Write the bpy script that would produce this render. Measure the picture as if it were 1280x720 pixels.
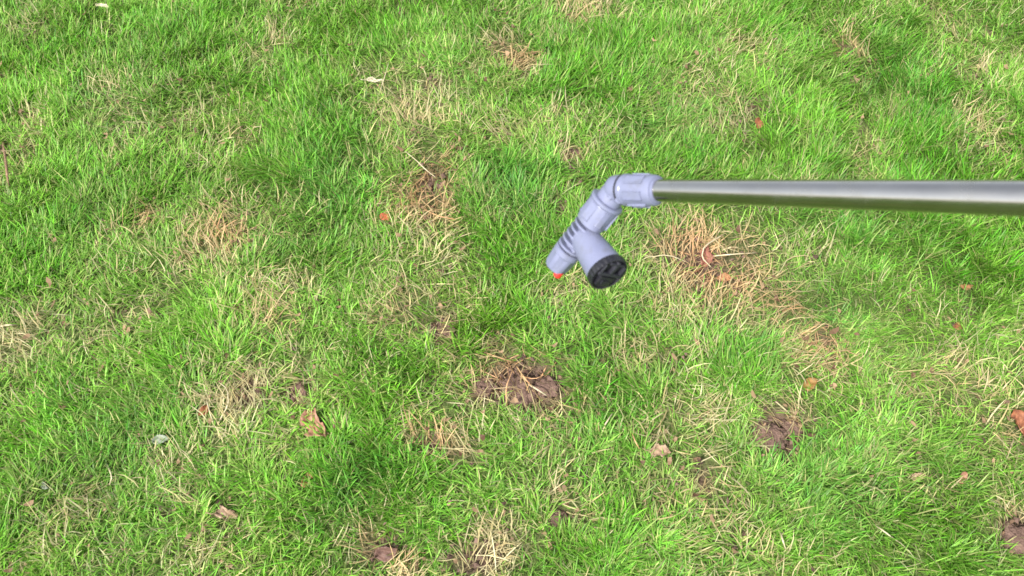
import bpy, bmesh, math, random
import numpy as np
from mathutils import Vector, Matrix, noise as mnoise

for o in list(bpy.data.objects):
    bpy.data.objects.remove(o)
S = bpy.context.scene
C = S.collection
R = math.radians

# ------------------------------------------------------------------ camera
CAM_H, PITCH, FPX = 1.30, 55.0, 1100.0          # metres, degrees below the horizon, focal length in photo pixels
cam_d = bpy.data.cameras.new('camera'); cam = bpy.data.objects.new('camera', cam_d)
C.objects.link(cam)
cam.location = (0, 0, CAM_H); cam.rotation_euler = (R(90 - PITCH), 0, 0)
cam_d.sensor_width = 36; cam_d.lens = 36 * FPX / 1280
cam_d.clip_start = 0.02; cam_d.clip_end = 600
S.camera = cam
cam_d.dof.use_dof = True; cam_d.dof.focus_distance = 1.45; cam_d.dof.aperture_fstop = 20

# ------------------------------------------------------------------ sky, sun, exposure
SUN_EL, SUN_AZ = 50.0, -142.0                     # azimuth clockwise from +Y (away from the photographer)
w = bpy.data.worlds.new('World'); S.world = w; w.use_nodes = True
nt = w.node_tree; bg = nt.nodes['Background']
sky = nt.nodes.new('ShaderNodeTexSky'); sky.sky_type = 'NISHITA'; sky.sun_disc = False
sky.sun_elevation = R(SUN_EL); sky.sun_rotation = R(SUN_AZ)
sky.air_density = 1.0; sky.dust_density = 2.0; sky.ozone_density = 1.0
hs = nt.nodes.new('ShaderNodeHueSaturation'); hs.inputs['Saturation'].default_value = 0.42   # thin cloud veil
nt.links.new(sky.outputs[0], hs.inputs['Color']); nt.links.new(hs.outputs[0], bg.inputs[0])
bg.inputs[1].default_value = 0.12
sd = bpy.data.lights.new('sun', 'SUN'); sun = bpy.data.objects.new('sun', sd); C.objects.link(sun)
sd.energy = 3.1; sd.angle = R(6); sd.color = (1.0, 0.975, 0.94)
d = Vector((math.sin(R(SUN_AZ)) * math.cos(R(SUN_EL)), math.cos(R(SUN_AZ)) * math.cos(R(SUN_EL)), math.sin(R(SUN_EL))))
sun.rotation_euler = d.to_track_quat('Z', 'Y').to_euler(); sun.location = (0, 0, 6)
S.view_settings.view_transform = 'Standard'; S.view_settings.look = 'None'
S.view_settings.gamma = 1.0; S.view_settings.use_curve_mapping = False
S.view_settings.exposure = 1.08
S.render.engine = 'CYCLES'
S.cycles.filter_width = 1.6
S.cycles.max_bounces = 6; S.cycles.diffuse_bounces = 3; S.cycles.transmission_bounces = 3

# ------------------------------------------------------------------ helpers
rng = np.random.default_rng(7); random.seed(7)
SP, CP = math.sin(R(PITCH)), math.cos(R(PITCH))
LAT = rng.random((64, 128, 128))

def vnoise(x, y, scale, k):
    """smooth value noise in 0..1, feature size `scale` metres"""
    L = LAT[k % 64]
    u = np.asarray(x) / scale + 37.3; v = np.asarray(y) / scale + 51.7
    i = np.floor(u).astype(int); j = np.floor(v).astype(int)
    fu = u - i; fv = v - j
    fu = fu * fu * (3 - 2 * fu); fv = fv * fv * (3 - 2 * fv)
    i0, i1, j0, j1 = i % 128, (i + 1) % 128, j % 128, (j + 1) % 128
    return (L[i0, j0] * (1 - fu) + L[i1, j0] * fu) * (1 - fv) + (L[i0, j1] * (1 - fu) + L[i1, j1] * fu) * fv

def height(x, y):
    return 0.036 * (vnoise(x, y, .55, 1) - .5) + 0.013 * (vnoise(x, y, .17, 2) - .5) + 0.008 * (vnoise(x, y, .05, 3) - .5)

def ground_at(px, py):
    """a point of the lawn, given where it is seen in the photograph (1280 x 720)"""
    u, v = (px - 640) / FPX, (360 - py) / FPX
    dx, dy, dz = u, v * SP + CP, v * CP - SP
    z = 0.0
    for _ in range(6):
        t = (z - CAM_H) / dz
        z = float(height(dx * t, dy * t))
    t = (z - CAM_H) / dz
    return dx * t, dy * t, z, t               # t = metres along the view axis

def tag(o, label=None, cat=None, group=None, kind=None):
    if label: o['label'] = label
    if cat: o['category'] = cat
    if group: o['group'] = group
    if kind: o['kind'] = kind
    return o

def mesh_obj(name, verts, faces, mat, parent=None, smooth=True):
    me = bpy.data.meshes.new(name); me.from_pydata(verts, [], faces); me.update()
    if smooth: me.polygons.foreach_set('use_smooth', [True] * len(me.polygons))
    me.materials.append(mat)
    o = bpy.data.objects.new(name, me); C.objects.link(o); o.parent = parent
    return o

def bm_obj(name, bm, mat, parent=None, smooth=True, auto=None):
    bmesh.ops.recalc_face_normals(bm, faces=bm.faces)
    me = bpy.data.meshes.new(name); bm.to_mesh(me); bm.free()
    if smooth:
        me.polygons.foreach_set('use_smooth', [True] * len(me.polygons))
        if auto: me.set_sharp_from_angle(angle=R(auto))
    me.materials.append(mat)
    o = bpy.data.objects.new(name, me); C.objects.link(o); o.parent = parent
    return o

# ------------------------------------------------------------------ materials
def new_mat(name):
    m = bpy.data.materials.new(name); m.use_nodes = True
    return m, m.node_tree, m.node_tree.nodes['Principled BSDF'], m.node_tree.nodes['Material Output']

def blade_mat(name, trans, rough, spec):
    m, t, p, out = new_mat(name)
    a = t.nodes.new('ShaderNodeAttribute'); a.attribute_name = 'col'
    p.inputs['Roughness'].default_value = rough; p.inputs['Specular IOR Level'].default_value = spec
    t.links.new(a.outputs['Color'], p.inputs['Base Color'])
    tr = t.nodes.new('ShaderNodeBsdfTranslucent')
    g = t.nodes.new('ShaderNodeHueSaturation'); g.inputs['Saturation'].default_value = 1.1; g.inputs['Value'].default_value = 1.25
    t.links.new(a.outputs['Color'], g.inputs['Color']); t.links.new(g.outputs[0], tr.inputs['Color'])
    mx = t.nodes.new('ShaderNodeMixShader'); mx.inputs[0].default_value = trans
    t.links.new(p.outputs[0], mx.inputs[1]); t.links.new(tr.outputs[0], mx.inputs[2])
    t.links.new(mx.outputs[0], out.inputs['Surface'])
    return m

M_GRASS = blade_mat('living_grass', 0.36, 0.45, 0.28)
M_STRAW = blade_mat('dead_grass', 0.22, 0.6, 0.3)

def noise_mat(name, c1, c2, scale, rough=.8, bump=.3, bdist=.004, spec=.2, metal=0, c3=None):
    m, t, p, out = new_mat(name)
    tc = t.nodes.new('ShaderNodeTexCoord')
    n = t.nodes.new('ShaderNodeTexNoise'); n.inputs['Scale'].default_value = scale; n.inputs['Detail'].default_value = 7
    n.inputs['Roughness'].default_value = .65
    t.links.new(tc.outputs['Object'], n.inputs['Vector'])
    r = t.nodes.new('ShaderNodeValToRGB')
    r.color_ramp.elements[0].position = .32; r.color_ramp.elements[1].position = .68
    r.color_ramp.elements[0].color = (*c1, 1); r.color_ramp.elements[1].color = (*c2, 1)
    if c3:
        e = r.color_ramp.elements.new(.5); e.color = (*c3, 1)
    t.links.new(n.outputs['Fac'], r.inputs[0]); t.links.new(r.outputs[0], p.inputs['Base Color'])
    b = t.nodes.new('ShaderNodeBump'); b.inputs['Strength'].default_value = bump; b.inputs['Distance'].default_value = bdist
    n2 = t.nodes.new('ShaderNodeTexNoise'); n2.inputs['Scale'].default_value = scale * 3.1; n2.inputs['Detail'].default_value = 5
    t.links.new(tc.outputs['Object'], n2.inputs['Vector'])
    t.links.new(n2.outputs['Fac'], b.inputs['Height']); t.links.new(b.outputs[0], p.inputs['Normal'])
    p.inputs['Roughness'].default_value = rough; p.inputs['Specular IOR Level'].default_value = spec
    p.inputs['Metallic'].default_value = metal
    return m

M_SOIL = noise_mat('lawn_soil', (.060, .038, .028), (.21, .135, .100), 60, .95, 1.0, .006, .1, c3=(.13, .082, .062))
M_CLOD = noise_mat('soil_crumb', (.080, .050, .038), (.235, .150, .115), 90, .95, .9, .004, .1)
M_GREY = noise_mat('grey_plastic', (.175, .188, .285), (.205, .218, .315), 40, .42, .05, .0004, .45)
M_BLACK = noise_mat('black_plastic', (.012, .012, .016), (.022, .022, .028), 60, .38, .05, .0003, .45)
M_BLACK2 = noise_mat('lighter_black_plastic', (.018, .018, .025), (.036, .036, .046), 60, .5, .05, .0003, .4)  # slightly lighter black for the cap bars, slot frames and seam ring
M_RED = noise_mat('red_plastic', (.60, .03, .02), (.68, .045, .03), 30, .4, .03, .0003, .45)
M_STEEL = noise_mat('stainless_steel', (.42, .40, .37), (.50, .48, .445), 25, .20, .03, .0004, .5, 1.0)
def grime(m, col, scale, amount, rough_lo=None, rough_hi=None, stretch=(1, 1, 1)):
    """dried splashes and smears over a clean material"""
    t = m.node_tree; p = t.nodes['Principled BSDF']
    tc = t.nodes.new('ShaderNodeTexCoord'); mp = t.nodes.new('ShaderNodeMapping'); mp.inputs['Scale'].default_value = stretch
    t.links.new(tc.outputs['Object'], mp.inputs['Vector'])
    n = t.nodes.new('ShaderNodeTexNoise'); n.inputs['Scale'].default_value = scale; n.inputs['Detail'].default_value = 9; n.inputs['Roughness'].default_value = .7
    t.links.new(mp.outputs[0], n.inputs['Vector'])
    r = t.nodes.new('ShaderNodeMapRange'); r.inputs['From Min'].default_value = .50; r.inputs['From Max'].default_value = .72
    r.inputs['To Max'].default_value = amount
    t.links.new(n.outputs['Fac'], r.inputs['Value'])
    mx = t.nodes.new('ShaderNodeMix'); mx.data_type = 'RGBA'
    old = p.inputs['Base Color'].links[0].from_socket
    t.links.new(old, mx.inputs[6]); mx.inputs[7].default_value = (*col, 1); t.links.new(r.outputs[0], mx.inputs[0])
    t.links.new(mx.outputs[2], p.inputs['Base Color'])
    if rough_lo is not None:
        q = t.nodes.new('ShaderNodeMapRange'); q.inputs['From Min'].default_value = .35; q.inputs['From Max'].default_value = .7
        q.inputs['To Min'].default_value = rough_lo; q.inputs['To Max'].default_value = rough_hi
        t.links.new(n.outputs['Fac'], q.inputs['Value']); t.links.new(q.outputs[0], p.inputs['Roughness'])
grime(M_GREY, (.12, .12, .11), 130, .5, .24, .52)
grime(M_BLACK, (.05, .047, .042), 160, .4, .22, .5)
grime(M_STEEL, (.30, .29, .24), 70, .35, .13, .34, (1, 1, .35))
M_RUBBER = noise_mat('grip_rubber', (.02, .02, .022), (.03, .03, .03), 50, .7, .2, .0005, .3)

# ------------------------------------------------------------------ lawn condition (real patches of the lawn, on the ground)
# x, y in the photograph, half width, half height, strength
STRAW = [(535,245,62,50,1.1),(560,195,34,26,.8),(640,78,26,20,1.3),(735,8,42,24,.8),(270,292,58,42,.9),(172,285,26,22,.9),
 (350,388,64,36,.8),(300,150,34,50,.55),(155,128,36,26,.5),(50,160,20,20,.7),(150,190,18,22,.7),(895,335,78,62,1.25),
 (645,480,78,40,1.3),(548,552,32,22,1.4),(548,340,32,52,.9),(556,408,26,26,1.2),(490,388,26,30,.8),(285,495,56,44,1.0),
 (395,505,44,40,.9),(970,540,36,28,1.3),(868,530,40,40,.75),(1018,430,46,36,.85),(920,50,30,42,.7),(1066,62,20,24,.9),
 (1168,14,16,20,.9),(1205,92,26,18,.8),(1220,172,26,40,.75),(1072,212,18,34,.75),(882,600,46,44,.7),(825,640,30,40,.65),
 (600,690,44,36,1.1),(495,688,36,26,1.1),(695,648,18,16,1.0),(35,425,50,40,.85),(8,205,14,36,1.1),(252,600,50,26,.6),
 (240,700,50,26,.8),(1270,672,34,26,1.2),(720,372,42,24,.7),(60,660,60,40,.55),(1210,60,36,60,.35),(960,372,26,36,.7),
 (520,130,60,56,.7),(820,450,46,34,.6),(1180,470,80,34,.5),(1250,540,40,50,.55),(650,160,60,22,.7),(722,190,18,16,1.1),
 (290,640,44,26,.55),(820,562,22,16,1.0),(1145,594,18,16,.8),(985,690,40,20,.5),(335,62,26,18,.7),(470,104,26,16,.6),
 (130,255,34,40,.35),(1010,310,22,36,.4),(1195,400,34,20,.6),(1020,250,60,12,.4),(130,410,90,70,.30),(1120,560,90,70,.25),
 (200,350,80,40,.35),(690,600,70,40,.3),(700,560,80,40,.25),(860,120,50,50,.25)]
SOIL = [(655,482,46,30,1.3),(605,478,26,22,.9),(556,408,16,16,1.0),(970,543,26,20,1.3),(868,328,24,26,.9),(545,235,20,16,.8),
 (312,490,24,22,.7),(695,650,14,12,1.1),(600,690,26,20,.7),(718,190,14,12,1.0),(1272,672,22,18,1.2),(8,190,10,14,.9),
 (372,488,16,14,.9),(1062,62,10,10,.7),(548,556,20,14,.6),(480,690,18,12,.8),(1025,420,14,14,.6),(700,655,12,10,.7)]
LUSH = [(405,170,62,130,.7),(400,290,60,60,.6),(700,100,70,62,.8),(770,55,70,55,.8),(1150,130,80,90,.9),(1240,200,50,50,.8),
 (55,80,80,75,.6),(210,60,80,50,.5),(625,400,70,30,.9),(470,490,80,56,.75),(930,440,66,56,.7),(450,600,70,60,.9),
 (330,655,60,50,.7),(790,660,66,44,.8),(1050,300,60,44,.7),(1180,300,70,44,1.0),(70,510,70,40,.6),(60,630,60,30,.4),
 (285,425,70,34,.8),(1150,650,50,50,.7),(760,500,60,50,.6),(640,240,70,50,.9),(870,200,60,40,.8),(1225,340,50,44,.9),
 (950,20,70,40,.8),(480,30,80,50,.7),(1010,610,80,60,.4),(640,310,60,30,.7),(250,30,80,40,.5),(560,450,60,14,.8),
 (1000,150,80,60,.5),(310,100,50,60,.5),(130,240,50,30,.5),(690,690,60,30,.7),(1180,230,80,30,.6),(20,330,40,40,.4)]
BLUE = [(400,250,70,90,.6),(625,240,60,50,.8),(545,120,70,60,.5),(150,140,50,40,.7),(1060,280,80,60,.6),(1000,390,90,60,.6),
 (860,150,60,60,.6),(200,560,70,40,.4),(440,620,60,60,.6),(870,640,60,60,.3),(700,540,70,40,.4),(1010,600,90,70,.6),(1150,120,60,50,.4)]

PINK = [(535,255,48,30,1.0),(555,215,26,20,.9),(640,80,24,16,1.0),(655,465,50,24,1.1),(548,552,30,20,.9),(890,360,50,34,.8),(868,325,26,22,.9),
 (1020,430,34,24,.8),(172,285,24,18,.7),(485,270,18,14,.9),(275,300,40,20,.5),(350,395,30,12,.6),(1066,62,16,16,.6),(495,690,30,16,.7),(1000,540,20,20,.5),(960,375,22,24,.6)]

def conv(lst):
    a = []
    for px, py, rx, ry, s in lst:
        x, y, z, t = ground_at(px, py)
        sl = math.sqrt(x * x + y * y + CAM_H ** 2)
        sn = CAM_H / sl
        a.append((x, y, rx * t / FPX, ry * t / (FPX * sn), s))
    return a
STRAW, SOIL, LUSH, BLUE, PINK = map(conv, (STRAW, SOIL, LUSH, BLUE, PINK))

def field(lst, x, y, warp=.05, k=10):
    xw = x + warp * (vnoise(x, y, .07, k) - .5) * 2; yw = y + warp * (vnoise(x, y, .07, k + 1) - .5) * 2
    f = np.zeros_like(x)
    for cx, cy, rx, ry, s in lst:
        q = ((xw - cx) / rx) ** 2 + ((yw - cy) / ry) ** 2
        f = np.maximum(f, s * np.exp(-0.9 * q))
    return f

def condition(x, y):
    st = field(STRAW, x, y); so = field(SOIL, x, y, .02, 12); lu = field(LUSH, x, y, .06, 14); bl = field(BLUE, x, y, .06, 16)
    st = .95 * st + .42 * np.clip(vnoise(x, y, .13, 20) + .55 * vnoise(x, y, .05, 21) - .95, 0, 1) * 2
    so = so + 3.2 * np.clip(vnoise(x, y, .034, 24) + .6 * vnoise(x, y, .15, 25) - 1.20, 0, 1)
    lu = lu + .5 * np.clip(vnoise(x, y, .22, 22) - .5, 0, 1) * 2
    return np.clip(st, 0, 1.3), np.clip(so, 0, 1.3), np.clip(lu - .6 * st, 0, 1), np.clip(bl, 0, 1)

# ------------------------------------------------------------------ ground: one sheet, fine under the lawn, reaching far out
def axis(lo, hi, step, far):
    inner = np.arange(lo, hi + 1e-6, step); out = []; v = step
    a = hi
    while a < far:
        v *= 1.5; a += v; out.append(a)
    a = lo; v = step; neg = []
    while a > -far:
        v *= 1.5; a -= v; neg.append(a)
    return np.array(neg[::-1] + list(inner) + out)
gx, gy = axis(-1.8, 1.8, .022, 250), axis(-.3, 2.7, .022, 250)
X, Y = np.meshgrid(gx, gy)
st, so, lu, bl = condition(X.ravel(), Y.ravel())
Z = height(X, Y) - (0.010 * so).reshape(X.shape)
nx, ny = len(gx), len(gy)
V = np.stack([X.ravel(), Y.ravel(), Z.ravel()], 1)
idx = np.arange(nx * ny).reshape(ny, nx)
F = np.stack([idx[:-1, :-1].ravel(), idx[:-1, 1:].ravel(), idx[1:, 1:].ravel(), idx[1:, :-1].ravel()], 1)
me = bpy.data.meshes.new('ground'); me.from_pydata(V.tolist(), [], F.tolist())
me.polygons.foreach_set('use_smooth', [True] * len(me.polygons)); me.materials.append(M_SOIL)
ba = me.attributes.new('bare', 'FLOAT', 'POINT'); ba.data.foreach_set('value', np.clip(1.3 * so + .25 * st, 0, 1).astype(np.float32))
t_ = M_SOIL.node_tree; p_ = t_.nodes['Principled BSDF']
an = t_.nodes.new('ShaderNodeAttribute'); an.attribute_name = 'bare'
mo = t_.nodes.new('ShaderNodeTexNoise'); mo.inputs['Scale'].default_value = 140; mo.inputs['Detail'].default_value = 6
mr = t_.nodes.new('ShaderNodeValToRGB'); mr.color_ramp.elements[0].color = (.045, .085, .018, 1); mr.color_ramp.elements[1].color = (.13, .17, .05, 1)
tco = t_.nodes.new('ShaderNodeTexCoord'); t_.links.new(tco.outputs['Object'], mo.inputs['Vector']); t_.links.new(mo.outputs['Fac'], mr.inputs[0])
mi = t_.nodes.new('ShaderNodeMix'); mi.data_type = 'RGBA'
t_.links.new(an.outputs['Fac'], mi.inputs[0]); t_.links.new(mr.outputs[0], mi.inputs[6]); t_.links.new(p_.inputs['Base Color'].links[0].from_socket, mi.inputs[7])
t_.links.new(mi.outputs[2], p_.inputs['Base Color'])
ground = bpy.data.objects.new('ground', me); C.objects.link(ground); tag(ground, 'brown lawn soil showing between the grass', kind='structure')

# ------------------------------------------------------------------ blades of grass
def blades_mesh(name, mat, P, head, L, tilt, curl, W, colb, colt, twist, levels=(0, .38, .72, 1.0), prof=(.75, 1, .72), wig=None):
    """P (n,3) roots; head = compass heading of the lean; tilt from upright at the root; curl = extra bend over the length"""
    n = len(P); nl = len(levels)
    hx, hy = np.cos(head), np.sin(head)
    pts = [P.copy()]; cur = P.copy(); ss = np.array(levels)
    for a, b in zip(ss[:-1], ss[1:]):
        th = tilt + curl * (a + b) / 2
        hd = head if wig is None else head + wig * (a + b) / 2
        stp = np.stack([np.cos(hd) * np.sin(th), np.sin(hd) * np.sin(th), np.cos(th)], 1) * (L * (b - a))[:, None]
        cur = cur + stp; pts.append(cur)
    ct, s_t = np.cos(twist), np.sin(twist)
    wx = np.stack([-hy * ct + hx * s_t * .5, hx * ct + hy * s_t * .5, s_t * .6], 1)
    verts = np.empty((n, 2 * (nl - 1) + 1, 3)); cols = np.ones((n, 2 * (nl - 1) + 1, 4))
    for k in range(nl - 1):
        off = wx * (W * prof[k] * .5)[:, None]
        verts[:, 2 * k] = pts[k] - off; verts[:, 2 * k + 1] = pts[k] + off
        f = levels[k]
        c = colb * (1 - f) + colt * f
        cols[:, 2 * k, :3] = c; cols[:, 2 * k + 1, :3] = c
    verts[:, -1] = pts[-1]; cols[:, -1, :3] = colt
    m = 2 * (nl - 1) + 1
    base = (np.arange(n) * m)[:, None]
    quads = np.concatenate([[2 * k, 2 * k + 1, 2 * k + 3, 2 * k + 2] for k in range(nl - 2)])[None, :]
    tri = np.array([[2 * (nl - 2), 2 * (nl - 2) + 1, 2 * (nl - 1)]])
    loops = np.concatenate([base + quads, base + tri], 1).ravel().astype(np.int32)
    sizes = np.tile(np.array([4] * (nl - 2) + [3]), n).astype(np.int32)
    starts = np.concatenate([[0], np.cumsum(sizes)[:-1]]).astype(np.int32)
    me = bpy.data.meshes.new(name)
    me.vertices.add(n * m); me.vertices.foreach_set('co', verts.reshape(-1).astype(np.float32))
    me.loops.add(len(loops)); me.loops.foreach_set('vertex_index', loops)
    me.polygons.add(len(sizes)); me.polygons.foreach_set('loop_start', starts)
    me.update(calc_edges=True); me.validate()
    at = me.color_attributes.new('col', 'FLOAT_COLOR', 'POINT')
    at.data.foreach_set('color', cols.reshape(-1).astype(np.float32))
    me.polygons.foreach_set('use_smooth', np.ones(len(sizes), dtype=bool))
    me.materials.append(mat)
    o = bpy.data.objects.new(name, me); C.objects.link(o)
    return o

def mixc(a, b, f):
    return a * (1 - f[:, None]) + b * f[:, None]

LEAF_SPOTS = []   # x, y, radius: places where a fallen leaf lies and presses the grass down (filled below)

# places of fallen leaves: photo x, y, length m, width m, heading (deg), colour key, outline key, label, lift
LEAVES = [
 (402,530,.064,.040,-50,'pink','lobed','large pinkish tan lobed leaf lying curled in the grass'),
 (372,490,.036,.026,70,'dark','oval','dark brown cupped leaf beside the large pinkish tan leaf'),
 (383,598,.028,.016,80,'orange','oval','small light orange leaf standing in grass below the pinkish tan leaf'),
 (1270,532,.055,.026,100,'rust','oval','long rust red leaf by pale yellow grass, away from other leaves'),
 (945,155,.026,.020,60,'rust','oval','small rusty orange leaf in thick green grass behind the steel tube'),
 (1011,479,.026,.020,10,'amber','oval','amber yellow leaf bit near the bare patch with crossed straws'),
 (1192,408,.020,.014,20,'rust','oval','tiny rust brown leaf scrap in dull green grass'),
 (482,271,.018,.018,45,'red','oval','tiny bright red orange leaf scrap beside the pinkish straw patch'),
 (284,641,.034,.022,15,'tan','lobed','small tan crumpled leaf with a pale vein low in the grass'),
 (824,563,.034,.022,-10,'tan','lobed','pale cream crumpled leaf in dry grass'),
 (484,686,.034,.024,30,'dark','oval','dark brown leaf scrap at the edge of a grey straw patch'),
 (1144,592,.022,.014,0,'tan','oval','light brown leaf bit lying flat next to a pinkish leaf bit'),
 (1199,596,.022,.014,50,'pink','oval','pinkish leaf bit standing up next to a light brown leaf bit'),
 (469,102,.036,.012,20,'pale','oval','narrow whitish dry leaf beside a thin upright straw'),
 (131,9,.030,.010,5,'pale','oval','narrow cream leaf in far smooth green grass'),
 (1066,100,.020,.014,70,'tan','oval','little tan leaf in bright grass behind the steel tube'),
 (878,320,.040,.026,60,'red_brown','oval','dull red brown leaf under the crossed pale straws'),
 (205,549,.026,.016,25,'white','oval','whitish bleached leaf scrap sunk in green grass'),
 (62,605,.014,.009,-30,'white','oval','tiny white petal like scrap in dark green grass'),
 (255,512,.022,.014,60,'rust','oval','rust coloured leaf scrap behind pale arching straws'),
 (905,348,.026,.016,-20,'orange','oval','peach orange leaf scrap in the crossed straw patch'),
 (1203,356,.026,.010,5,'orange','oval','narrow orange tan leaf scrap in dull grass below the steel tube'),
]
for (px, py, L, Wd, hd, ck, ok, lab) in LEAVES:
    x, y, z, t = ground_at(px, py + 4)
    LEAF_SPOTS.append((x, y, L * .48 + .002))

CLODS = [(648,490,.060,'broad reddish soil clod in the bare patch under orange straw'),
 (684,484,.042,'grey brown soil clod beside the reddish clod in the bare patch'),
 (604,484,.034,'dark soil clod just outside the bare patch with orange straw'),
 (962,546,.050,'smooth grey brown soil clod in a small bare spot with upright straws'),
 (990,536,.030,'small brown soil clod beside the smooth grey brown clod'),
 (556,412,.040,'dark brown soil clod at the foot of a thin straw strip'),
 (722,192,.030,'blackish soil clod in green grass behind the grey nozzle'),
 (697,650,.030,'small reddish brown soil clod alone in green grass'),
 (1274,674,.055,'rough grey brown soil clod by a tangle of flat pale grass'),
 (6,186,.030,'dark soil clod at the end of the brown stick')]
for (px, py, s_, lab) in CLODS:
    x, y, z, t = ground_at(px, py)
    LEAF_SPOTS.append((x, y, s_ * .52))

def clear_of_leaves(x, y, k=1.0, spots=None):
    keep = np.ones(len(x), bool)
    for lx, ly, r in (LEAF_SPOTS if spots is None else spots):
        keep &= ((x - lx) ** 2 + (y - ly + .25 * r) ** 2) > (r * k) ** 2
    return keep

def roots(n, x0, x1, y0, y1, tufts, spread, share):
    nt_ = int((x1 - x0) * (y1 - y0) * tufts)
    tx = rng.uniform(x0, x1, nt_); ty = rng.uniform(y0, y1, nt_); ts = rng.uniform(.6, 1.5, nt_) * spread
    k1 = int(n * share)
    ti = rng.integers(0, nt_, k1)
    r = ts[ti] * np.sqrt(rng.random(k1)); a = rng.uniform(0, 2 * np.pi, k1)
    x = np.concatenate([tx[ti] + r * np.cos(a), rng.uniform(x0, x1, n - k1)])
    y = np.concatenate([ty[ti] + r * np.sin(a), rng.uniform(y0, y1, n - k1)])
    tid = np.concatenate([ti, np.full(n - k1, -1)])
    ang = np.concatenate([a, rng.uniform(0, 2 * np.pi, n - k1)])
    rad = np.concatenate([r / ts[ti], rng.random(n - k1)])
    return x, y, tid, ang, rad, nt_

def inside(x, y):
    """the lawn that the photograph and a step to either side show: wider with distance"""
    return np.abs(x) < 0.78 + .38 * np.clip(y, 0, 3)

def make_grass():
    n = 740000
    x, y, tid, ang, rad, ntf = roots(n, -1.68, 1.68, .10, 2.25, 520, .024, .58)
    st, so, lu, bl = condition(x, y)
    keep = inside(x, y)
    dens = np.clip(.79 + .28 * lu - .72 * st - .90 * so, .04, 1)
    keep &= rng.random(n) < dens
    keep &= clear_of_leaves(x, y, .62, LEAF_SPOTS[:len(LEAVES)]) & clear_of_leaves(x, y, .8, LEAF_SPOTS[len(LEAVES):])
    x, y, tid, ang, rad, st, so, lu, bl = (q[keep] for q in (x, y, tid, ang, rad, st, so, lu, bl))
    n = len(x)
    tr = rng.random((ntf + 1, 6))                      # per tuft character
    T = tr[tid]
    T[tid < 0] = rng.random(((tid < 0).sum(), 6))
    lean = 2 * np.pi * (vnoise(x, y, .30, 30) * 1.6 + vnoise(x, y, .11, 31) * .6)
    hvec_x = .40 * np.cos(lean) + .75 * np.cos(ang) * rad + .55 * rng.normal(size=n)
    hvec_y = .40 * np.sin(lean) + .75 * np.sin(ang) * rad + .55 * rng.normal(size=n)
    head = np.arctan2(hvec_y, hvec_x)
    L = (.026 + .011 * lu + .010 * T[:, 0] - .006 * st) * rng.uniform(.55, 1.35, n)
    L *= np.where(rng.random(n) < .03, 1.5, 1.0)
    tilt = np.clip(.12 + .30 * rng.random(n) + .22 * rad + .40 * (1 - lu) * rng.random(n) + .20 * st, .05, 1.35)
    curl = rng.uniform(.0, .9, n) + .45 * (1 - lu) * rng.random(n)
    W = rng.uniform(.0012, .0027, n) * (.9 + .25 * lu)
    # colour of each blade: yellow green, mid green, blue green, drying
    yel = np.array([.152, .375, .010]); mid = np.array([.050, .285, .010]); blu = np.array([.046, .260, .050])
    pal = np.array([.290, .475, .090]); dry = np.array([.430, .390, .170])  # pal: pale green, brightened to imitate strands that catch the light
    h = np.clip(.5 * T[:, 1] + .35 * vnoise(x, y, .25, 33) + .35 * vnoise(x, y, .09, 34) - .12 + .15 * rng.normal(size=n), 0, 1)
    c = mixc(mid[None].repeat(n, 0), yel, h)
    c = mixc(c, blu, np.clip(bl * .95 + .35 * (T[:, 2] - .6), 0, 1))
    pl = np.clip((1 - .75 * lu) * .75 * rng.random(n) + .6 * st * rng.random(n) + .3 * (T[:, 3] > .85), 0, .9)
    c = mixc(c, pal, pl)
    dr = np.clip((rng.random(n) < (.060 + .30 * st)).astype(float) * rng.uniform(.4, 1, n), 0, 1)
    c = mixc(c, dry, dr)
    c = c * np.exp(rng.normal(0, .36, n))[:, None].clip(.45, 1.8) * (.76 + .34 * T[:, 4] + .30 * (vnoise(x, y, .12, 35) - .5))[:, None]  # random tone per blade and tuft; wide spread stands in for blades catching light
    cb = mixc(c, np.array([.28, .36, .10]), np.full(n, .30))
    tipdry = (rng.random(n) < .14).astype(float) * .7
    ct = mixc(c * 1.08, dry, tipdry)
    P = np.stack([x, y, height(x, y) - .010 * so - .002], 1)
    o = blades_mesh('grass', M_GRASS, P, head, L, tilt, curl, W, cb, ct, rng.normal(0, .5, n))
    tag(o, 'uneven green lawn grass in bright and dull tufts', 'grass', kind='stuff')
    return n

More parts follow.
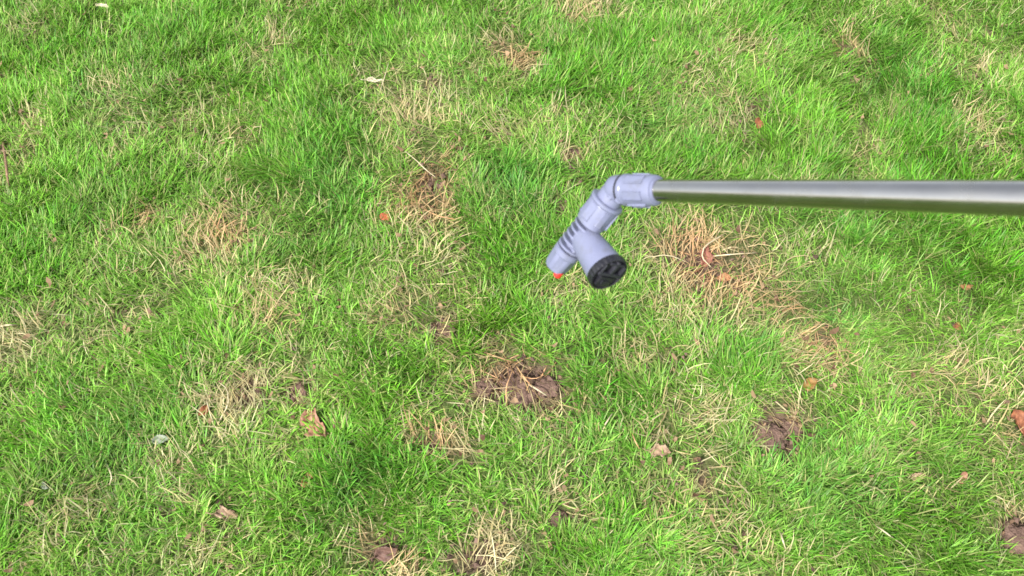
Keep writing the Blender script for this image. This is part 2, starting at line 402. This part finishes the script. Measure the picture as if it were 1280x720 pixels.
def make_thatch():
    n = 230000
    x = rng.uniform(-1.75, 1.75, n); y = rng.uniform(.02, 2.35, n)
    st, so, lu, bl = condition(x, y)
    keep = inside(x, y) & (rng.random(n) < np.clip(.15 + .76 * st - .07 * lu - .34 * so, .05, 1))
    keep &= clear_of_leaves(x, y, .55, LEAF_SPOTS[:len(LEAVES)])
    x, y, st, so, lu = (q[keep] for q in (x, y, st, so, lu)); n = len(x)
    head = 2 * np.pi * vnoise(x, y, .12, 40) * 1.5 + rng.normal(0, .9, n)
    L = rng.uniform(.020, .062, n) * (.8 + .3 * np.clip(st, 0, 1))
    tilt = np.clip(rng.normal(1.0, .34, n), .15, 1.50)
    curl = rng.normal(.0, .6, n)
    wig = rng.normal(0, .9, n)
    W = rng.uniform(.0009, .0024, n)
    tan = np.array([.54, .44, .20]); pale = np.array([.66, .60, .36]); pink = np.array([.56, .31, .155]); grey = np.array([.34, .37, .17])
    pk = np.clip(vnoise(x, y, .2, 41) * 1.2 - .30 + .7 * so, 0, 1) * np.clip(st * 1.2, 0, 1)
    pk = np.clip(.6 * pk + field(PINK, x, y, .03, 18), 0, 1)
    c = mixc(tan[None].repeat(n, 0), pale, rng.random(n) ** 1.5)
    c = mixc(c, grey, np.clip(rng.random(n) * .9 * (1.15 - np.clip(st, 0, 1)) + .25 * (vnoise(x, y, .15, 42) - .4), 0, .9))
    c = mixc(c, pink, np.clip(pk * rng.uniform(.4, 1.2, n), 0, .9))
    c = c * rng.uniform(.6, 1.2, n)[:, None]
    P = np.stack([x, y, height(x, y) - .010 * so + rng.uniform(-.002, .012, n) * np.clip(.4 + .6 * st, 0, 1)], 1)
    o = blades_mesh('dead_thatch', M_STRAW, P, head, L, tilt, curl, W, c * .92, c * 1.05, rng.normal(0, .6, n), wig=wig)
    tag(o, 'tan and pinkish dead grass thatch matted between the green tufts', 'dead grass', kind='stuff')
    return n

def make_outer():
    """coarser lawn round about, so the turf goes on past the picture"""
    n = 100000
    x = rng.uniform(-5, 5, n); y = rng.uniform(-3.5, 6, n)
    core = inside(x, y) & (y > .12) & (y < 2.23)
    x, y = x[~core], y[~core]; n = len(x)
    head = rng.uniform(0, 2 * np.pi, n)
    c = mixc(np.array([.085, .235, .026])[None].repeat(n, 0), np.array([.2, .3, .05]), vnoise(x, y, .3, 50) * rng.uniform(.5, 1.3, n))
    c = mixc(c, np.array([.42, .36, .18]), np.clip(vnoise(x, y, .25, 51) * 1.5 - .85, 0, 1))
    P = np.stack([x, y, height(x, y) - .002], 1)
    o = blades_mesh('outer_grass', M_GRASS, P, head, rng.uniform(.05, .10, n), rng.uniform(.3, 1.0, n), rng.uniform(.2, 1.2, n),
                    rng.uniform(.008, .016, n), c, c * 1.08, rng.normal(0, .5, n), levels=(0, .55, 1.0), prof=(.8, 1))
    tag(o, 'more lawn grass continuing beyond the patchy turf', 'grass', kind='stuff')
    return n
print('blades', make_grass(), make_thatch(), make_outer())

# ------------------------------------------------------------------ fallen leaves, each a thing of its own
LEAFC = {'pink': ((.22, .10, .06), (.46, .245, .16)), 'dark': ((.085, .045, .035), (.20, .115, .085)), 'orange': ((.20, .085, .035), (.44, .23, .11)),
         'rust': ((.16, .06, .03), (.38, .15, .07)), 'amber': ((.16, .085, .025), (.34, .19, .06)), 'red': ((.36, .085, .035), (.46, .15, .07)),
         'tan': ((.18, .11, .07), (.44, .31, .20)), 'pale': ((.48, .42, .28), (.62, .56, .42)), 'white': ((.17, .20, .13), (.30, .32, .25)),
         'red_brown': ((.20, .075, .055), (.34, .14, .10))}
M_LEAF = {}
def leaf_mat(k):
    if k not in M_LEAF: M_LEAF[k] = noise_mat('dry_leaf_' + k, *LEAFC[k], 110, .62, .5, .0012, .3)
    return M_LEAF[k]

def leaf_mesh(L, Wd, outline, seed):
    r = random.Random(seed)
    NU, NV = 22, 9
    ph = [r.uniform(0, 6.28) for _ in range(6)]
    cup, roll = r.uniform(.6, 1.5), r.uniform(.5, 1.3)
    vs, fs = [], []
    for i in range(NU):
        u = i / (NU - 1)
        half = Wd * .5 * (math.sin(math.pi * u ** .85) ** .75 if 0 < u < 1 else 0)
        for j in range(NV):
            v = j / (NV - 1) * 2 - 1
            hw = half
            if outline == 'lobed': hw *= .84 + .20 * math.cos(u * 15 + (ph[0] if v > 0 else ph[1]))
            hw *= 1 + .10 * math.sin(u * 40 + ph[2] + v)
            hw = max(hw, L * .006)
            yv = hw * v
            z = cup * .45 * abs(v) ** 1.6 * hw + roll * .25 * L * (u - .5) ** 2 + .09 * L * math.sin(u * 8 + ph[3]) * v + .05 * L * math.sin(u * 14 + v * 5 + ph[4])
            z -= .02 * L * math.exp(-(v * 5) ** 2)                       # sunken midrib
            vs.append((L * (u - .5), yv + .10 * L * math.sin(u * 3 + ph[5]), z))
    for i in range(NU - 1):
        for j in range(NV - 1):
            a = i * NV + j
            fs.append((a, a + 1, a + NV + 1, a + NV))
    return vs, fs

def tube_pts(pts, rads, seg=8):
    """tube through pts with a radius each: verts and faces"""
    vs, fs = [], []; pts = [Vector(p) for p in pts]
    up = Vector((.31, .17, .93))
    for i, p in enumerate(pts):
        d = (pts[min(i + 1, len(pts) - 1)] - pts[max(i - 1, 0)]).normalized()
        a = d.cross(up).normalized(); b = d.cross(a)
        for k in range(seg):
            an = 2 * math.pi * k / seg
            vs.append(tuple(p + (a * math.cos(an) + b * math.sin(an)) * rads[i]))
    for i in range(len(pts) - 1):
        for k in range(seg):
            fs.append((i * seg + k, i * seg + (k + 1) % seg, (i + 1) * seg + (k + 1) % seg, (i + 1) * seg + k))
    fs.append(tuple(range(seg - 1, -1, -1))); fs.append(tuple((len(pts) - 1) * seg + k for k in range(seg)))
    return vs, fs

for n_, (px, py, L, Wd, hd, ck, ok, lab) in enumerate(LEAVES):
    x, y, z, t = ground_at(px, py + 4)
    root = bpy.data.objects.new('fallen_leaf', None); C.objects.link(root); root.empty_display_size = .02
    root.location = (x, y, z + .006)
    root.rotation_euler = (R(random.uniform(14, 34)), R(random.uniform(-18, 18)), R(hd))
    vs, fs = leaf_mesh(L, Wd, ok, 100 + n_)
    zc = min(v[2] for v in vs)
    vs = [(a, b, c - zc + .004) for a, b, c in vs]
    b = mesh_obj('leaf_blade', vs, fs, leaf_mat(ck), root)
    sm = b.modifiers.new('thickness', 'SOLIDIFY'); sm.thickness = .0005
    if L > .03:
        e = vs[4]; q = vs[4 + 9 * 3]
        sv, sf = tube_pts([q, (e[0] + .004, e[1], e[2]), (e[0] - L * .18, e[1] + L * .04, e[2] - .001), (e[0] - L * .34, e[1] + L * .12, e[2] - .003)], [.0005, .0007, .0007, .0009], 6)
        mesh_obj('stem', sv, sf, leaf_mat(ck), root)
    tag(root, lab, 'leaf', 'fallen leaves scattered over the lawn')

# ------------------------------------------------------------------ single dry stalks that stand out
M_STALK = noise_mat('dry_stalk', (.46, .38, .22), (.64, .56, .38), 60, .5, .2, .0006, .35)
M_STALK_O = noise_mat('orange_stalk', (.52, .27, .12), (.68, .42, .22), 60, .5, .2, .0006, .35)
M_STICK = noise_mat('brown_stick', (.10, .055, .035), (.34, .22, .13), 120, .8, .5, .001, .2)
STALKS = [   # photo points, radius, material, label
 ([(906,292),(880,308),(877,322),(889,334)], .0016, 'p', 'bent pale stalk, kinked in the crossed straw patch below the tube'),
 ([(884,321),(912,318),(945,316)], .0015, 'p', 'straight pale stalk lying crosswise in the crossed straw patch'),
 ([(862,329),(835,318),(808,322)], .0010, 'p', 'thin pale stalk over the red brown leaf'),
 ([(660,480),(672,487),(684,495)], .0016, 'p', 'pale stalk lying slanted across the bare soil with orange straw'),
 ([(634,508),(632,485),(641,462)], .0014, 'o', 'orange stalk arching upright at the bare soil with orange straw'),
 ([(646,458),(655,472),(664,482)], .0014, 'o', 'short orange stalk over the middle of the bare soil'),
 ([(676,472),(681,462),(684,456)], .0012, 'o', 'short orange straw poking up behind the bare soil'),
 ([(650,470),(668,474),(682,468)], .0010, 'o', 'thin orange straw lying along the back of the bare soil'),
 ([(268,532),(262,515),(258,500)], .0012, 'p', 'pale straw leaning left in the grey straw patch'),
 ([(272,530),(286,505),(284,486),(274,478)], .0012, 'p', 'pale straw arching over the grey straw patch'),
 ([(474,118),(482,92),(486,78)], .0010, 'p', 'thin upright pale straw beside the narrow whitish leaf'),
 ([(4,178),(7,200),(11,236)], .0032, 's', 'brown stick lying lengthwise in dark grass'),
 ([(975,662),(978,674),(982,686)], .0016, 'p', 'whitish short stalk in dark green grass'),
 ([(1093,656),(1105,664),(1118,674)], .0014, 'p', 'pale flat stalk slanting through short green grass'),
 ([(752,540),(758,528),(766,516)], .0016, 'p', 'whitish stalk leaning right in thick green grass'),
 ([(790,540),(794,552),(800,562)], .0011, 'o', 'thin orange straw beside the pale cream leaf'),
 ([(505,188),(520,200),(532,212),(545,222)], .0012, 'p', 'pale straw curving into the pinkish straw patch'),
 ([(530,262),(548,270),(572,275)], .0012, 'o', 'orange straw at the front edge of the pinkish straw patch'),
 ([(0,408),(10,406),(22,406)], .0018, 'p', 'pale thick straw lying in the dull straw patch'),
 ([(134,580),(140,596),(137,606)], .0013, 'p', 'short cream straw standing in mottled grass'),
]
for pts, rad, mk, lab in STALKS:
    P3 = []
    for i, (px, py) in enumerate(pts):
        x, y, z, t = ground_at(px, py)
        hgt = .020 + .012 * math.sin(math.pi * i / (len(pts) - 1))
        if i == 0: hgt = .004
        if i == len(pts) - 1: hgt = .014
        k = (CAM_H - z - hgt) / (CAM_H - z)
        P3.append(Vector((x * k, y * k, z + hgt)))
    # round the corners a little
    Q = [P3[0]]
    for a, b in zip(P3[:-1], P3[1:]):
        for f in (.2, .5, .8): Q.append(a.lerp(b, f))
    Q.append(P3[-1]); rads = [rad * (1 - .45 * i / (len(Q) - 1)) * random.uniform(.85, 1.15) for i in range(len(Q))]
    c0 = P3[0].copy(); Q = [q - c0 for q in Q]
    vs, fs = tube_pts(Q, rads, 7)
    o = mesh_obj('brown_stick' if mk == 's' else 'straw_stalk', vs, fs, {'p': M_STALK, 'o': M_STALK_O, 's': M_STICK}[mk])
    o.location = c0
    tag(o, lab, 'stick' if mk == 's' else 'straw', None if mk == 's' else 'single dry stalks on the lawn')

# ------------------------------------------------------------------ crumbs of bare soil
for n_, (px, py, s, lab) in enumerate(CLODS):
    x, y, z, t = ground_at(px, py)
    bm = bmesh.new(); bmesh.ops.create_icosphere(bm, subdivisions=4, radius=s * .5)
    r = np.random.default_rng(300 + n_); off = r.uniform(0, 9, 3)
    for v in bm.verts:
        p = v.co.normalized()
        q = p + Vector(off)
        v.co *= 1 + .38 * mnoise.noise(q * 1.6) + .22 * mnoise.noise(q * 4.1) + .13 * mnoise.noise(q * 9.3) + .07 * mnoise.noise(q * 19)
        v.co.z *= .27
    o = bm_obj('soil_clod', bm, M_CLOD)
    o.location = (x, y, z - s * .02); o.rotation_euler = (0, 0, random.uniform(0, 6))
    tag(o, lab, 'soil clod', 'soil clods in the bare spots')

# ------------------------------------------------------------------ loose soil crumbs and flecks of leaf litter
def scatter(name, shape, faces, n, wfun, size, mat_cols, mat, lift, label, cat, flat=1.0):
    x = rng.uniform(-1.75, 1.75, n); y = rng.uniform(.05, 2.3, n)
    st, so, lu, bl = condition(x, y)
    k = inside(x, y) & (rng.random(n) < wfun(st, so, lu)); x, y, so = x[k], y[k], so[k]; n = len(x)
    base = np.array(shape)[None] * (1 + .35 * rng.normal(size=(n, len(shape), 1)))
    sc = size[0] + (size[1] - size[0]) * rng.random(n) ** 2
    base = base * sc[:, None, None]; base[:, :, 2] *= flat
    e = rng.uniform(-.5, .5, (n, 2)); a = rng.uniform(0, 6.283, n)
    base[:, :, 2] += base[:, :, 0] * e[:, :1] + base[:, :, 1] * e[:, 1:]
    ca, sa = np.cos(a)[:, None], np.sin(a)[:, None]
    vx = base[:, :, 0] * ca - base[:, :, 1] * sa; vy = base[:, :, 0] * sa + base[:, :, 1] * ca
    z0 = height(x, y) - .010 * so + rng.uniform(lift[0], lift[1], n)
    verts = np.stack([vx + x[:, None], vy + y[:, None], base[:, :, 2] + z0[:, None]], 2).reshape(-1, 3)
    m = len(shape); F = (np.array(faces)[None] + (np.arange(n) * m)[:, None, None]).reshape(-1, len(faces[0]))
    me = bpy.data.meshes.new(name); me.from_pydata(verts.tolist(), [], F.tolist())
    c1, c2 = np.array(mat_cols[0]), np.array(mat_cols[1]); f = rng.random(n)[:, None]
    c = np.ones((n, m, 4)); c[:, :, :3] = (c1 * (1 - f) + c2 * f)[:, None, :]
    at = me.color_attributes.new('col', 'FLOAT_COLOR', 'POINT'); at.data.foreach_set('color', c.reshape(-1).astype(np.float32))
    me.materials.append(mat)
    o = bpy.data.objects.new(name, me); C.objects.link(o); tag(o, label, cat, kind='stuff')
    return n
OCT = [(1, 0, 0), (-1, 0, 0), (0, 1, 0), (0, -1, 0), (0, 0, 1), (0, 0, -1)]
OCTF = [(0, 2, 4), (2, 1, 4), (1, 3, 4), (3, 0, 4), (2, 0, 5), (1, 2, 5), (3, 1, 5), (0, 3, 5)]
M_CRUMB = blade_mat('loose_soil', 0.0, .95, .1)
n1 = scatter('soil_crumbs', OCT, OCTF, 110000, lambda st, so, lu: np.clip(.9 * so - .10, 0, .9) + .05 * st, (.0012, .0060),
        ((.055, .034, .026), (.21, .135, .105)), M_CRUMB, (0, .014), 'loose brown soil crumbs strewn over the bare spots', 'soil crumbs', .8)
FL = [(-1, -.5, .25), (0, -.62, 0), (1, -.3, .3), (-1, .4, .3), (0, .6, .05), (1.1, .35, .4)]
FLF = [(0, 1, 4, 3), (1, 2, 5, 4)]
n2 = scatter('leaf_flecks', FL, FLF, 76000, lambda st, so, lu: np.clip(.014 + .16 * st - .02 * lu, 0, .3), (.0020, .0058),
        ((.10, .050, .030), (.38, .25, .14)), M_STRAW, (.004, .026), 'small curled brown flecks of dead leaf in the dry patches', 'leaf litter')
print('crumbs', n1, 'flecks', n2)

# ------------------------------------------------------------------ sprayer wand with its nozzle, held above the lawn
DW = 0.47                                        # metres from the lens to the elbow
K = DW / FPX                                     # metres per photo pixel there
camM = Matrix.Translation(cam.location) @ cam.rotation_euler.to_matrix().to_4x4()
wand = bpy.data.objects.new('sprayer_wand', None); C.objects.link(wand); wand.empty_display_size = .03
ex, ey = 771, 237
wand.matrix_world = camM @ Matrix.Translation(((ex - 640) * K, (360 - ey) * K, -DW))
tag(wand, 'garden sprayer wand with steel tube and grey plastic nozzle held over the lawn', 'sprayer wand')
# wand axes: x right, y up the slope of the lens, z back to the hand that holds it (lengths below in units of K)
NZ = Vector((-.537, -.695, -.475)).normalized()      # down the nozzle
BZ = Vector((.31, -.83, .46)).normalized()           # out of the cap
BZ = (BZ - NZ * BZ.dot(NZ)).normalized()
C1 = Vector((.69, -.097, .72)).normalized()           # collar on the tube

def frame(zdir, xref):
    z = zdir.normalized(); x = (xref - z * xref.dot(z)).normalized(); y = z.cross(x)
    return Matrix((x, y, z)).transposed()

def lathe(name, origin, zdir, prof, mat, parent, seg=48, xref=Vector((0, 0, 1)), mod=None, auto=28):
    """prof: list of (radius, along) in units of K; mod(angle, along, radius) may change the radius"""
    Mx = frame(zdir, xref); bm = bmesh.new(); rings = []
    for rr, s in prof:
        ring = []
        for k in range(seg):
            a = 2 * math.pi * k / seg
            q = rr if mod is None else mod(a, s, rr)
            ring.append(bm.verts.new((origin + Mx @ Vector((q * math.cos(a), q * math.sin(a), s))) * K))
        rings.append(ring)
    for r0, r1 in zip(rings[:-1], rings[1:]):
        for k in range(seg):
            bm.faces.new((r0[k], r0[(k + 1) % seg], r1[(k + 1) % seg], r1[k]))
    bm.faces.new(rings[0][::-1]); bm.faces.new(rings[-1])
    return bm_obj(name, bm, mat, parent, True, auto)

def block(name, centre, axes, half, mat, parent, bev=.8):
    bm = bmesh.new(); bmesh.ops.create_cube(bm, size=1)
    for v in bm.verts:
        v.co = centre + axes @ Vector((v.co.x * 2 * half[0], v.co.y * 2 * half[1], v.co.z * 2 * half[2]))
        v.co *= K
    bmesh.ops.bevel(bm, geom=bm.edges[:], offset=bev * K, segments=2, affect='EDGES', profile=.6)
    return bm_obj(name, bm, mat, parent, True, 35)

O0 = Vector((0, 0, 0))
# elbow: a rounded stub on the tube's line and a shorter one down the nozzle's line
elbow = lathe('elbow', C1 * -11, C1, [(4, 0), (11, .6), (15, 2.4), (17.2, 5.5), (18.2, 9), (18.5, 14), (18.5, 27)], M_GREY, wand, 48)
lathe('elbow_neck', NZ * -4, NZ, [(10, 0), (15.5, 2), (16.6, 6), (16.6, 24)], M_GREY, elbow, 48)
block('elbow_web', Vector((-3, -5, 15)), frame((C1 * .4 - NZ).normalized(), Vector((0, 0, 1))), (3.4, 2.4, 11), M_GREY, elbow)
lathe('boss', Vector((1, -13, 12)), Vector((.1, -.3, 1)), [(5.5, 0), (5.5, 5), (4.3, 6.2), (1.2, 6.2)], M_GREY, elbow, 20)

def grip(nl, depth):
    def f(a, s, r):
        return r * (1 - depth * (0.5 + .5 * math.tanh(4 * math.cos(nl * a))))
    return f
# collar nut on the tube
col1 = lathe('tube_collar', C1 * 12, C1, [(14, 0), (18.8, .5), (19.8, 2), (19.8, 6), (19.2, 7), (19.2, 7.2), (19.4, 9), (19.2, 30), (18.8, 47), (17.9, 50), (14.5, 51.5), (12, 51.6)], M_GREY, wand, 72,
             mod=lambda a, s, r: r * (1 - (.045 * (0.5 + .5 * math.tanh(5 * math.cos(6 * a))) if 10 < s < 46 else 0)))
lathe('seam_ring', C1 * 9.4, C1, [(18.9, 0), (19.3, .3), (19.3, 2.2), (18.9, 2.5)], M_BLACK2, col1, 48)
for k in range(6):       # raised grip pads round the collar
    a = math.pi / 6 + k * math.pi / 3
    Mx = frame(C1, Vector((0, 0, 1))); rd = Mx @ Vector((math.cos(a), math.sin(a), 0))
    block('grip_pad', C1 * 38 + rd * 18.7, frame(C1, rd), (1.3, 5.2, 13), M_GREY, col1, .9)

lathe('seal_ring', C1 * 62.4, C1, [(13.0, 0), (15.2, .2), (15.4, 1.0), (15.0, 2.6), (13.2, 3.0)], M_GREY, col1, 40)
# nozzle down the axis
lathe('nozzle_flange', NZ * 18, NZ, [(17, 0), (21.5, .4), (22.8, 1.4), (22.8, 4.4), (21.6, 5.6), (17, 6)], M_GREY, wand, 56)
col2 = lathe('nozzle_collar', NZ * 24, NZ, [(17, 0), (20.6, .5), (21, 2), (20.4, 28), (19.5, 33), (16, 35), (12, 35.2)], M_GREY, wand, 72,
             mod=lambda a, s, r: r * (1 - (.06 * (0.5 + .5 * math.tanh(5 * math.cos(6 * a))) if 3 < s < 32 else 0)))
for k in range(6):
    a = math.pi / 6 + k * math.pi / 3
    Mx = frame(NZ, Vector((0, 0, 1))); rd = Mx @ Vector((math.cos(a), math.sin(a), 0))
    block('grip_pad', NZ * 38 + rd * 19.6, frame(NZ, rd), (1.3, 4.6, 12), M_GREY, col2, .9)
body = lathe('nozzle_body', NZ * 57, NZ, [(8, 0), (9.5, 1), (9.5, 50), (8, 51)], M_GREY, wand, 40)
for s in (62, 71, 80, 89, 98):
    lathe('rib', NZ * s, NZ, [(10, 0), (18.2, .2), (18.8, .9), (18.8, 2.7), (18.2, 3.4), (10, 3.6)], M_GREY, body, 44)
# flat spine joining the ribs on the barrel side
side = NZ.cross(BZ).normalized()
block('spine', NZ * 82 + BZ * 7, frame(NZ, BZ), (8, 8, 21), M_GREY, body, 1.2)
tipn = lathe('tip_nut', NZ * 104, NZ, [(12, 0), (17.0, .4), (18.4, 1.6), (18.4, 8), (17.6, 9.2), (17.8, 12), (16.2, 30), (14.4, 33.5), (8, 34.5), (5, 34.6)], M_GREY, wand, 60,
             mod=lambda a, s, r: r * (1 - (.09 * (0.5 + .5 * math.tanh(4 * math.cos(6 * a + .5))) if 9.5 < s < 32 else 0)))
redd = (BZ * .55 - side * .0).normalized()
lathe('red_spray_tip', NZ * 134 + BZ * 11 , NZ, [(4, 0), (5.6, .3), (5.6, 7.5), (4.6, 9.2), (1.5, 9.4)], M_RED, wand, 24)

# side barrel with black cap
broot = NZ * 77 + BZ * 2
barrel = lathe('valve_barrel', broot, BZ, [(14, 0), (17, 3), (19.8, 14), (22.4, 34), (24.9, 60), (25.1, 63), (23, 63.2)], M_GREY, wand, 64)
cap = lathe('black_cap', broot + BZ * 62.5, BZ, [(22, 0), (26.0, .3), (26.6, 1.6), (26.4, 8.0), (25.6, 10.2), (24.4, 10.8), (23.3, 10.0), (23.0, 7.5), (22.6, 7.2), (1, 7.2)], M_BLACK, wand, 144,
            mod=lambda a, s, r: r * (1 - (.03 * (.5 + .5 * math.tanh(4 * math.cos(24 * a))) if 1 < s < 9 and r > 25.8 else 0)))
B_ = frame(BZ, side); top = broot + BZ * 70
up2 = -NZ                                       # up the nozzle, within the cap face
def cap_block(name, a, b, ha, hb, z0, hz, mat, par, ang=0.0):
    # a along side axis (to the right), b up; position in the cap face
    sx = -side if side.x < 0 else side
    c = top + sx * a + up2 * b + BZ * z0
    Mx = Matrix((sx * math.cos(ang) + up2 * math.sin(ang), -sx * math.sin(ang) + up2 * math.cos(ang), BZ)).transposed()
    return block(name, c, Mx, (ha, hb, hz), mat, par, .7)
cap_block('cross_bar', 0, 0.5, 20.5, 2.2, 2.2, 2.6, M_BLACK2, cap)
cap_block('cross_bar', 0, 12, 2.4, 9.6, 2.2, 2.6, M_BLACK2, cap)
cap_block('slot_frame', 0, 17.5, 13, 1.5, 2.2, 2.6, M_BLACK2, cap)
cap_block('slot_frame', -17.5, 8, 1.6, 7, 2.0, 2.4, M_BLACK2, cap)
cap_block('slot_frame', 17.5, 8, 1.6, 7, 2.0, 2.4, M_BLACK2, cap)
cap_block('latch_tab', 0, -11.0, 12.5, 7.2, 1.8, 2.6, M_BLACK, cap)
cap_block('latch_tab', 0, -12.0, 7.5, 3.2, 5.0, 1.4, M_BLACK, cap)

# steel tube: leaves the collar, bends gently back towards the hand
RT = 13.4
ctrl = [C1 * t for t in (40, 70, 160, 250, 350, 450, 560, 700, 900, 1200)]
dlast = C1
# resample smoothly (Catmull-Rom)
def cr(p, n=6):
    out = []
    for i in range(len(p) - 1):
        a, b, c_, d_ = p[max(i - 1, 0)], p[i], p[i + 1], p[min(i + 2, len(p) - 1)]
        for k in range(n):
            t = k / n
            out.append(.5 * ((2 * b) + (c_ - a) * t + (2 * a - 5 * b + 4 * c_ - d_) * t * t + (3 * b - a - 3 * c_ + d_) * t ** 3))
    out.append(p[-1]); return out
Q = cr(ctrl)
bm = bmesh.new(); rings = []
xr = Vector((0, 1, 0))
for i, p in enumerate(Q):
    rt = RT * (1 + .20 * min(max((p.length - 62) / 390, 0), 1.1))      # the wand thickens towards the hand
    dr = (Q[min(i + 1, len(Q) - 1)] - Q[max(i - 1, 0)]).normalized(); Mx = frame(dr, xr)
    rings.append([bm.verts.new((p + Mx @ Vector((rt * math.cos(2 * math.pi * k / 48), rt * math.sin(2 * math.pi * k / 48), 0))) * K) for k in range(48)])
for r0, r1 in zip(rings[:-1], rings[1:]):
    for k in range(48): bm.faces.new((r0[k], r0[(k + 1) % 48], r1[(k + 1) % 48], r1[k]))
bm.faces.new(rings[0][::-1]); bm.faces.new(rings[-1])
bm_obj('steel_tube', bm, M_STEEL, wand, True, 50)
# hand grip past the picture's edge
lathe('hand_grip', Q[-1] - dlast * 30, dlast, [(18, 0), (25, 2), (28, 8), (28, 30), (22, 45), (24, 120), (27, 230), (25, 300), (20, 312), (6, 314)], M_RUBBER, wand, 32, xref=Vector((0, 1, 0)))
